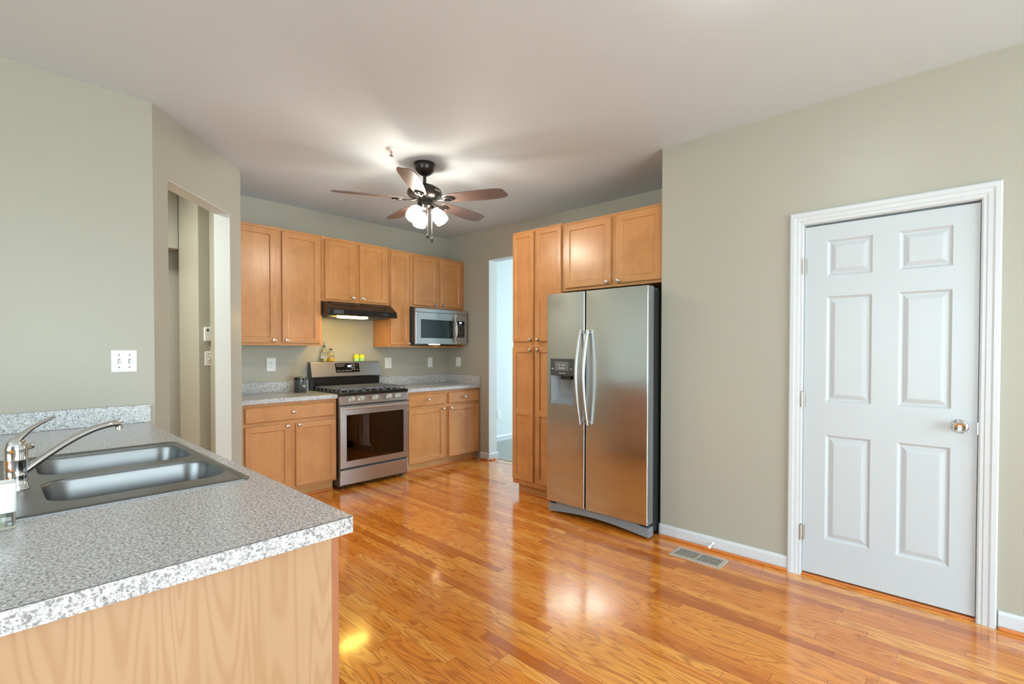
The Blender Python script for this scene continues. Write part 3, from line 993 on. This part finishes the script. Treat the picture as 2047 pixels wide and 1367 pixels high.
# ------------------------------------------------------------------ peninsula
def rrect(x0, x1, y0, y1, r, z, n=8):
    P = []
    for (cx, cy, a0) in ((x1-r, y1-r, 0), (x0+r, y1-r, 90), (x0+r, y0+r, 180), (x1-r, y0+r, 270)):
        for k in range(n+1):
            a = math.radians(a0+90*k/n)
            P.append((cx+r*math.cos(a), cy+r*math.sin(a), z))
    return P
def plate(mb, outer, holes, z0, z1):
    """flat plate with holes, two fills and walls"""
    loops = [outer]+holes
    for z in (z0, z1):
        edges = []
        for lp in loops:
            vs2 = [mb.bm.verts.new((p[0], p[1], z)) for p in lp]
            for i in range(len(vs2)):
                edges.append(mb.bm.edges.new((vs2[i], vs2[(i+1) % len(vs2)])))
        bmesh.ops.triangle_fill(mb.bm, use_beauty=True, use_dissolve=False, edges=edges)
    for lp in loops:
        a = [mb.bm.verts.new((p[0], p[1], z0)) for p in lp]
        b = [mb.bm.verts.new((p[0], p[1], z1)) for p in lp]
        for i in range(len(lp)):
            j = (i+1) % len(lp)
            mb.bm.faces.new((a[i], a[j], b[j], b[i]))
    bmesh.ops.remove_doubles(mb.bm, verts=mb.bm.verts, dist=1e-6)
PX0, PX1, PY0, PY1 = -4.085, -3.408, -3.890, SY-.001
pc_ = thing('peninsula_cabinet', 'maple peninsula cabinet with a pale end panel under the sink worktop', 'cabinet', (0, 0, 0), 0)
pb = MB().box(-4.05, -3.452, -3.850, PY1-.02, .10, .70).box(-4.05, -4.035, -3.850, PY1-.02, .70, .871).box(-3.467, -3.452, -3.850, PY1-.02, .70, .871).box(-4.05, -3.452, -3.85, -3.835, .70, .871).box(-4.05, -3.452, PY1-.035, PY1-.02, .70, .871)
pb.build('cabinet_body', 'maple', pc_)
MB().box(-4.055, -3.450, -3.861, -3.851, 0, .8715).build('end_panel', 'laminate', pc_)['label'] = 'pale maple laminate end panel'
MB().box(-3.4495, -3.432, -3.8605, -3.835, .0, .8715).build('face_frame_edge', 'stile', pc_)['label'] = 'brown face frame edge'
MB().box(-3.4515, -3.433, -3.834, PY1-.02, .10, .8715).build('face_frame', 'maple', pc_)
MB().box(-3.53, -3.515, -3.834, PY1-.02, 0, .10).build('toe_kick', 'kick', pc_)
# doors towards the kitchen (face +x)
pf = [(-3.80, -3.40), (-3.36, -2.90), (-2.86, -2.40), (-2.36, -1.96), (-1.92, -1.54)]
for (ya, yb) in pf:
    mb = MB()
    R_ = []
    for ins, x in ((0, -3.433), (0, -3.417), (.004, -3.413), (.050, -3.413), (.056, -3.422), (.066, -3.422)):
        R_.append([(x, ya+ins, .118+ins), (x, yb-ins, .118+ins), (x, yb-ins, .686-ins), (x, ya+ins, .686-ins)])
    mb.loft(R_)
    dd = mb.build('door', 'maple', pc_)
    MB().lathe([(.006, 0), (.006, .010), (.0155, .018), (.0145, .025), (.001, .0285)], (-3.413, yb-.03, .66), (1, 0, 0), 16).build('knob', 'nickel', dd, smooth=True)
    mb = MB()
    R_ = [[(x, ya+i_, .716+i_), (x, yb-i_, .716+i_), (x, yb-i_, .846-i_), (x, ya+i_, .846-i_)] for i_, x in ((0, -3.433), (0, -3.421), (.008, -3.413))]
    mb.loft(R_)
    mb.build('drawer_front', 'maple_h', pc_)

wt = thing('countertop', 'large speckled grey peninsula worktop holding the double sink', 'countertop', (0, 0, 0), 0)
SX0, SX1, SYA, SYB = -4.020, -3.452, -3.312, -2.365
hole = rrect(SX0+.015, SX1-.015, SYA+.015, SYB-.015, .03, 0)
mb = MB()
plate(mb, [(PX0, PY0), (PX1, PY0), (PX1, PY1), (PX0, PY1)], [hole], .872, CT1)
mb.build('countertop_slab', 'granite', wt)
MB().box(PX0+.001, PX1-.0015, PY0-.0007, PY0, CT1-.0018, CT1+.0002).build('laminate_seam', 'dark_plastic', wt)['label'] = 'dark seam line'
MB().box(PX0, -3.385, PY1-.022, PY1, CT1, 1.016).build('backsplash', 'granite', wt, bevel=.003)

# sink
sk = thing('kitchen_sink', 'stainless double bowl sink set into the peninsula worktop', 'sink', (0, 0, 0), 0)
b1 = (-3.918, -3.478, -3.205, -2.872)
b2 = (-3.912, -3.472, -2.795, -2.435)
mb = MB()
rimz = CT1+.004
plate(mb, rrect(SX0, SX1, SYA, SYB, .022, 0), [rrect(*b1, .075, 0), rrect(*b2, .075, 0)], CT1+.0005, rimz)
mb.build('sink_rim', 'sink_steel', sk)
mb = MB()
# raised bead round the rim
mb.loft([rrect(SX0+.006, SX1-.006, SYA+.006, SYB-.006, .02, rimz-.001), rrect(SX0+.010, SX1-.010, SYA+.010, SYB-.010, .02, rimz+.003), rrect(SX0+.018, SX1-.018, SYA+.018, SYB-.018, .02, rimz+.003), rrect(SX0+.024, SX1-.024, SYA+.024, SYB-.024, .02, rimz-.001)], False, False)
mb.build('rim_bead', 'sink_steel', sk, smooth=True, angle=60)
for (a, b_, c_, d_) in (b1, b2):
    mb = MB()
    rings = []
    for ins, z, r in ((-.004, rimz, .079), (0, rimz-.003, .075), (.003, rimz-.010, .073), (.008, rimz-.08, .070), (.014, rimz-.150, .066), (.028, rimz-.168, .058), (.05, rimz-.176, .045), (.12, rimz-.181, .03)):
        rings.append(rrect(a+ins, b_-ins, c_+ins, d_-ins, r, z))
    mb.loft(rings, False, True)
    bo = mb.build('sink_bowl', 'sink_steel', sk, smooth=True, angle=60)
    cx_, cy_ = (a+b_)/2, (c_+d_)/2
    MB().lathe([(.045, 0), (.043, .003), (.030, .001), (.001, .001)], (cx_, cy_, rimz-.181), n=24).build('drain', 'chrome', bo, smooth=True)

# faucet
fc = thing('faucet', 'chrome single lever kitchen faucet on the back of the sink', 'faucet', (-3.968, -2.935, rimz+.0006), 0)
MB().lathe([(.030, .0), (.030, .004), (.026, .010), (.025, .04), (.0255, .042), (.025, .044), (.0262, .088), (.0268, .089), (.0262, .091), (.0265, .118), (.027, .122), (.022, .142), (.010, .156), (.001, .158)], n=32).build('faucet_body', 'chrome', fc, smooth=True)
sp_ = []
for i in range(15):
    a = i/14
    sp_.append((.018+.236*a, .075*a, .052+.112*math.sin(a*PI*.52)))
sp_[-1] = (.252, .080, .158)
so = MB().tube(sp_, [.0125]*12+[.013, .0135, .0125], 14, .85).build('spout', 'chrome', fc, smooth=True)
MB().lathe([(.0125, .012), (.0125, -.006), (.0105, -.008), (.0105, -.018), (.001, -.018)], (.249, .079, .158), n=20).build('aerator', 'chrome', so, smooth=True)
lv = MB().tube([(-.004, 0, .135), (.010, .003, .155), (.030, .008, .175), (.052, .014, .190), (.075, .020, .202), (.086, .023, .207)], [.022, .019, .014, .011, .010, .006], 12, .5)
lv.build('lever', 'chrome', fc, smooth=True)
MB().lathe([(.010, 0), (.010, .022), (.008, .025), (.001, .025)], (.018, .030, .118), (.75, .6, .1), 16).build('side_button', 'chrome', fc, smooth=True)

# soap dispenser at the left edge
sd = thing('soap_dispenser', 'white topped clear plastic dispenser at the near left corner of the sink', 'soap dispenser', (-4.010, -3.352, CT1), 0)
def octo(hx, hy, z, r=.008):
    return rrect(-hx, hx, -hy, hy, r, z, 4)
MB().loft([octo(.026, .026, .001), octo(.027, .027, .004), octo(.027, .027, .040), octo(.025, .025, .042)]).build('clear_base', 'glass', sd, smooth=True, angle=50)
MB().loft([octo(.012, .012, .006, .004), octo(.012, .012, .038, .004)]).build('inner_tube', 'soap_fill', sd, smooth=True)
mb = MB()
mb.loft([octo(.028, .028, .040), octo(.029, .029, .044), octo(.0295, .029, .085), octo(.0300, .029, .104), octo(.028, .027, .108), octo(.020, .018, .100), octo(.012, .010, .097)])
mb.build('dispenser_top', 'white_plastic', sd, smooth=True, angle=50)

# ------------------------------------------------------------------ ceiling fan
FX, FY = -1.752, -1.918
fan = thing('ceiling_fan', 'five blade bronze ceiling fan with lit glass shades', 'ceiling fan', (FX, FY, CEIL), 0)
MB().lathe([(.001, -.0), (.080, -.001), (.082, -.012), (.076, -.018), (.075, -.034), (.069, -.054), (.056, -.072), (.038, -.086), (.020, -.092), (.016, -.098), (.001, -.098)], n=40).build('canopy', 'bronze', fan, smooth=True)
MB().lathe([(.013, -.09), (.013, -.165), (.022, -.165), (.022, -.178), (.001, -.178)], n=20).build('downrod', 'bronze', fan, smooth=True)
MB().lathe([(.001, -.158), (.035, -.160), (.085, -.178), (.118, -.200), (.124, -.204), (.124, -.212), (.130, -.216), (.133, -.236), (.128, -.240), (.128, -.246), (.120, -.256), (.095, -.272), (.060, -.280), (.001, -.281)], n=48).build('motor_housing', 'bronze', fan, smooth=True, angle=25)
MB().lathe([(.001, -.276), (.050, -.277), (.052, -.300), (.056, -.305), (.056, -.330), (.045, -.345), (.020, -.352), (.001, -.353)], n=32).build('switch_housing', 'bronze', fan, smooth=True, angle=30)
BZ = -.288
for ang in (-137, -65, 7, 79, 151):
    A = math.radians(ang)
    Rm = Matrix.Rotation(A, 4, 'Z')
    Pm = Matrix.Rotation(math.radians(-12), 4, 'X')
    bl = MB()
    half = [(.165, .040), (.20, .052), (.28, .062), (.40, .070), (.50, .073), (.58, .072), (.63, .064), (.660, .050), (.672, .030)]
    out = [(x, w_) for x, w_ in half]
    other = [(.655, -.050), (.62, -.064), (.56, -.070), (.40, -.068), (.28, -.060), (.20, -.050), (.165, -.040)]
    pts = out+other
    bl.loft([[(x, y, -.0035) for x, y in pts], [(x, y, .0035) for x, y in pts]])
    bmesh.ops.transform(bl.bm, matrix=Matrix.Translation((0, 0, BZ+.006)) @ Rm @ Pm, verts=bl.bm.verts)
    # texture frame follows the blade: give it its own object rotation
    inv = (Matrix.Rotation(A, 4, 'Z')).inverted()
    bmesh.ops.transform(bl.bm, matrix=inv, verts=bl.bm.verts)
    bo = bl.build('fan_blade', 'blade', fan, bevel=.0015)
    bo.rotation_euler = (0, 0, A)
    ir = MB()
    ir.tube([(.050, 0, BZ+.012), (.10, 0, BZ-.002), (.150, 0, BZ-.006), (.175, 0, BZ-.004)], [.014, .011, .010, .010], 10, .5)
    rgp = []
    for k in range(21):
        a = 2*PI*k/20
        rgp.append((.205+.036*math.cos(a), .030*math.sin(a), BZ-.0045-.2126*.030*math.sin(a)))
    ir.tube(rgp, .0065, 8)
    ir.box(.17, .245, -.004, .004, BZ-.008, BZ-.001)
    io = ir.build('blade_iron', 'bronze', bo, smooth=True)
# light kit
for la in (-48, 72, -168):
    A = math.radians(la)
    d = Vector((math.cos(A), math.sin(A), 0))
    tilt = Vector((d.x*.60, d.y*.60, -.80)).normalized()
    st = d*.055+Vector((0, 0, -.335))
    arm = MB().tube([d*.035+Vector((0, 0, -.322)), d*.055+Vector((0, 0, -.328)), st+tilt*.012, st+tilt*.03], [.010, .011, .018, .022], 14)
    ao = arm.build('lamp_arm', 'bronze', fan, smooth=True)
    sh = MB().lathe([(.022, .024), (.032, .036), (.046, .062), (.054, .090), (.055, .115), (.050, .142), (.048, .142), (.053, .115), (.052, .090), (.044, .064), (.030, .040), (.022, .028)], st, tilt, 28, caps=False)
    MB().lathe([(.001, .028), (.013, .030), (.014, .045), (.024, .062), (.029, .080), (.026, .096), (.014, .107), (.001, .109)], st, tilt, 20).build('bulb', 'bulb', ao, smooth=True)
    sh.build('lamp_shade', 'shade_glow', ao, smooth=True)['label'] = 'lit frosted glass shade'
for (ox, oy, l) in ((.012, -.02, .200), (.042, -.034, .225)):
    ch = MB().tube([(ox, oy, -.345), (ox, oy, -.345-l)], .0022, 6)
    co = ch.build('pull_chain', 'nickel', fan)
    MB().lathe([(.003, 0), (.008, -.006), (.009, -.028), (.004, -.034), (.001, -.034)], (ox, oy, -.345-l), n=12).build('chain_fob', 'bronze', co, smooth=True)
MB().obox((.120*math.cos(math.radians(-80)), .120*math.sin(math.radians(-80)), -.228), (math.sin(math.radians(80)), math.cos(math.radians(80))*1, 0), (0, 0, 1), (math.cos(math.radians(-80)), math.sin(math.radians(-80)), 0), .028, .007, .013).build('maker_plate', 'nickel', fan)

dl = thing('flush_ceiling_light', 'round lit glass flush ceiling light over the dining side of the room', 'ceiling light', (-2.27, -4.50, CEIL), 0)
MB().lathe([(.001, 0), (.165, -.001), (.165, -.016), (.155, -.020), (.001, -.020)], n=40).build('lamp_base', 'bronze', dl, smooth=True)
MB().lathe([(.150, -.018), (.146, -.036), (.125, -.054), (.08, -.068), (.03, -.074), (.001, -.075)], n=40, caps=False).build('glass_dome', 'dome_glow', dl, smooth=True)

# sprinkler
sp = thing('sprinkler_head', 'small chrome fire sprinkler head on the ceiling beside the fan', 'sprinkler', (-2.072, -1.962, CEIL), 0)
MB().lathe([(.001, 0), (.035, -.001), (.033, -.004), (.012, -.010), (.001, -.010)], n=28).build('escutcheon', 'white_plastic', sp, smooth=True)
s_ = MB().tube([(.008, 0, -.008), (.012, 0, -.022), (.009, 0, -.038), (0, 0, -.044)], .0025, 8).tube([(-.008, 0, -.008), (-.012, 0, -.022), (-.009, 0, -.038), (0, 0, -.044)], .0025, 8)
s_.lathe([(.001, 0), (.014, -.001), (.014, -.003), (.001, -.004)], (0, 0, -.044), n=16)
s_.build('deflector_frame', 'chrome', sp, smooth=True)
MB().lathe([(.001, -.008), (.003, -.012), (.003, -.034), (.001, -.040)], n=10).build('glass_bulb', 'red', sp, smooth=True)

# ------------------------------------------------------------------ wall plates
def plate_thing(name, label, loc, rz, w_, h_, kind, cat='outlet', group=None):
    """local: on wall y=0 facing -y, centre at origin"""
    t_ = thing(name, label, cat, loc, rz, group)
    MB().panel(-w_/2, w_/2, -h_/2, h_/2, [(0, -.0006), (0, -.003), (.004, -.006)]).build('cover_plate', 'white_plastic', t_)
    if kind == 'outlet':
        for z in (-.020, .020):
            r_ = MB().panel(-.017, .017, z-.014, z+.014, [(0, -.006), (0, -.0075), (.001, -.008)]).build('receptacle', 'white_plastic', t_)
            MB().box(-.009, -.006, -.0086, -.008, z-.004, z+.006).box(.006, .009, -.0086, -.008, z-.005, z+.006).box(-.002, .002, -.0086, -.008, z-.011, z-.007).build('slots', 'slot', r_)
        MB().lathe([(.003, 0), (.003, .001), (.001, .0012)], (0, -.006, 0), (0, -1, 0), 10).build('screw', 'nickel', t_)
    elif kind.startswith('switch'):
        n_ = int(kind[-1])
        for i in range(n_):
            x = (i-(n_-1)/2)*.046
            MB().panel(x-.006, x+.006, -.013, .013, [(0, -.0058), (0, -.0065)]).build('toggle_slot', 'display', t_)
            MB().obox((x, -.012, -.004), (1, 0, 0), (0, .5, .866), (0, -.866, .5), .0042, .008, .007).build('toggle', 'white_plastic', t_, bevel=.001)
            for z in (-.035, .035):
                MB().lathe([(.004, 0), (.0035, .001), (.001, .0012)], (x, -.006, z), (0, -1, 0), 10).build('screw', 'slot', t_)
    elif kind == 'rocker':
        MB().panel(-.016, .016, -.032, .032, [(0, -.006), (0, -.0075), (.002, -.0085)]).build('rocker', 'white_plastic', t_)
    return t_
plate_thing('light_switch', 'white double toggle light switch above the peninsula backsplash', (-3.500, SY, 1.269), 0, .114, .124, 'switch2', 'light switch')
plate_thing('wall_outlet', 'white duplex outlet above the worktop left of the range', (-2.170, 0, 1.187), 0, .086, .130, 'outlet')
plate_thing('wall_outlet', 'white duplex outlet just right of the range backguard', (-.879, 0, 1.178), 0, .086, .124, 'outlet')
plate_thing('wall_outlet', 'small white outlet plate under the microwave', (-.280, 0, 1.174), 0, .072, .122, 'rocker')
plate_thing('wall_switch', 'small white switch plate on the doorway wall above the side splash', (0, -.217, 1.180), RZ, .090, .116, 'rocker', 'light switch')
plate_thing('wall_outlet', 'white outlet low on the wall of the bright room beyond the doorway', (.94, 0, .385), 0, .075, .120, 'outlet')
plate_thing('light_switch', 'white double light switch in the hallway below the thermostat', (-2.775, -.30, 1.258), 0, .052, .118, 'switch1', 'light switch')
th = thing('thermostat', 'small white thermostat on the hallway wall above a switch', 'thermostat', (-2.781, -.30, 1.462), 0)
MB().panel(-.025, .025, -.058, .058, [(0, 0), (0, -.018), (.004, -.022)]).build('thermostat_case', 'white_plastic', th, bevel=.002)
MB().box(-.010, .008, -.0226, -.0222, .022, .045).build('thermostat_display', 'slot', th)

# ------------------------------------------------------------------ floor register and door stop
vr = thing('floor_register', 'metal floor register let into the oak beside the door wall baseboard', 'floor vent', (-.985, -3.785, 0), 0)
mb = MB()
mb.loft([[(-.080, -.168, .0005), (.080, -.168, .0005), (.080, .168, .0005), (-.080, .168, .0005)],
         [(-.078, -.166, .003), (.078, -.166, .003), (.078, .166, .003), (-.078, .166, .003)],
         [(-.052, -.142, .005), (.052, -.142, .005), (.052, .142, .005), (-.052, .142, .005)]], True, False)
mb.build('register_frame', 'register', vr)
MB().box(-.052, .052, -.142, .142, .0005, .0012).build('register_throat', 'black_matte', vr)
mb = MB()
n_ = 22
for i in range(n_+1):
    y = -.142+.284*i/n_
    mb.box(-.052, .052, y-.0028, y+.0028, .0012, .0048)
mb.box(-.052, .052, -.006, .006, .0012, .005)
mb.build('louvers', 'register', vr)
ds = thing('door_stop', 'small white door stop sticking out of the baseboard above the register', 'door stop', (DX-.014, -3.812, .048), 0)
MB().lathe([(.010, 0), (.009, .004), (.005, .008), (.0045, .050)], (0, 0, 0), (-1, 0, -.12), 14).build('stop_rod', 'white_plastic', ds, smooth=True)
MB().lathe([(.009, .048), (.010, .052), (.010, .062), (.007, .066), (.001, .066)], (0, 0, 0), (-1, 0, -.12), 14).build('rubber_tip', 'white_plastic', ds, smooth=True)

# ------------------------------------------------------------------ small things
b = thing('oil_bottle', 'tall glass oil bottle with a pourer, on the range backguard', 'bottle', (-1.668, -.056, 1.206), 0, 'bottles on the range')
MB().lathe([(.001, 0), (.030, .001), (.031, .008), (.031, .085), (.026, .105), (.013, .125), (.011, .150), (.013, .153), (.011, .156), (.001, .156)], n=24).build('bottle_glass', 'glass', b, smooth=True)
MB().lathe([(.001, .003), (.027, .004), (.028, .034), (.001, .035)], n=24).build('oil', 'oil', b, smooth=True)
MB().lathe([(.014, .150), (.015, .154), (.013, .170), (.004, .174), (.0025, .176), (.0022, .215), (.001, .216)], n=14).build('pourer', 'dark_plastic', b, smooth=True)
b = thing('oil_bottle', 'short round glass bottle of golden oil, on the range backguard', 'bottle', (-1.596, -.056, 1.206), 0, 'bottles on the range')
MB().lathe([(.001, 0), (.034, .001), (.038, .015), (.039, .045), (.034, .070), (.018, .095), (.013, .105), (.013, .122), (.001, .122)], n=24).build('bottle_glass', 'glass', b, smooth=True)
MB().lathe([(.001, .003), (.031, .004), (.035, .017), (.036, .046), (.001, .047)], n=24).build('oil', 'oil2', b, smooth=True)
MB().lathe([(.014, .120), (.015, .123), (.015, .140), (.001, .141)], n=16).build('cap', 'dark_plastic', b, smooth=True)
for x, lab in ((-1.307, 'yellow green shaker on the range backguard, the left one of the pair'), (-1.243, 'yellow green shaker on the range backguard, the right one of the pair')):
    b = thing('shaker', lab, 'shaker', (x, -.056, 1.206), 0, 'shakers on the range')
    MB().lathe([(.001, 0), (.027, .001), (.029, .006), (.028, .030), (.001, .031)], n=20).build('shaker_base', 'pale_green', b, smooth=True)
    mb = MB().lathe([(.001, .031), (.029, .032), (.030, .045), (.027, .060), (.018, .068), (.001, .069)], n=20)
    for k in range(5):
        a = 2*PI*k/5
        mb.lathe([(.008, 0), (.007, .012), (.001, .016)], (.018*math.cos(a), .018*math.sin(a), .060), n=10)
    mb.build('shaker_top', 'yellow_green', b, smooth=True)
cn = thing('canister', 'black lidded canister with white lettering beside the range', 'canister', (-1.972, -.19, CT1+.0005), 0)
MB().lathe([(.001, 0), (.054, .001), (.057, .006), (.057, .118), (.054, .122), (.001, .122)], n=36).build('canister_jar', 'dark_plastic', cn, smooth=True)
MB().lathe([(.001, .122), (.056, .123), (.059, .127), (.059, .146), (.056, .150), (.001, .150)], n=36).build('lid', 'black', cn, smooth=True)
rg2 = [(.0585*math.cos(2*PI*k/32), .0585*math.sin(2*PI*k/32), .119) for k in range(33)]
MB().tube(rg2, .002, 8).tube([(.058, -.01, .12), (.072, -.012, .112), (.070, -.012, .07), (.060, -.01, .06)], .002, 8).tube([(-.058, -.01, .12), (-.070, -.012, .125), (-.062, -.012, .14)], .002, 8).build('wire_clamp', 'nickel', cn, smooth=True)
lt = MB()
def jarmark(a0, z, w_, h_):
    A = math.radians(a0)
    n2 = Vector((math.cos(A), math.sin(A), 0))
    lt.obox(n2*.0573+Vector((0, 0, z)), (-n2.y, n2.x, 0), (0, 0, 1), n2, w_, h_, .0006)
for a0 in (-92, -86, -80, -71, -65, -59): jarmark(a0, .070, .0020, .0048)
for a0 in (-82, -76, -70, -64): jarmark(a0, .054, .0020, .0048)
lt.build('jar_lettering', 'marks', cn)
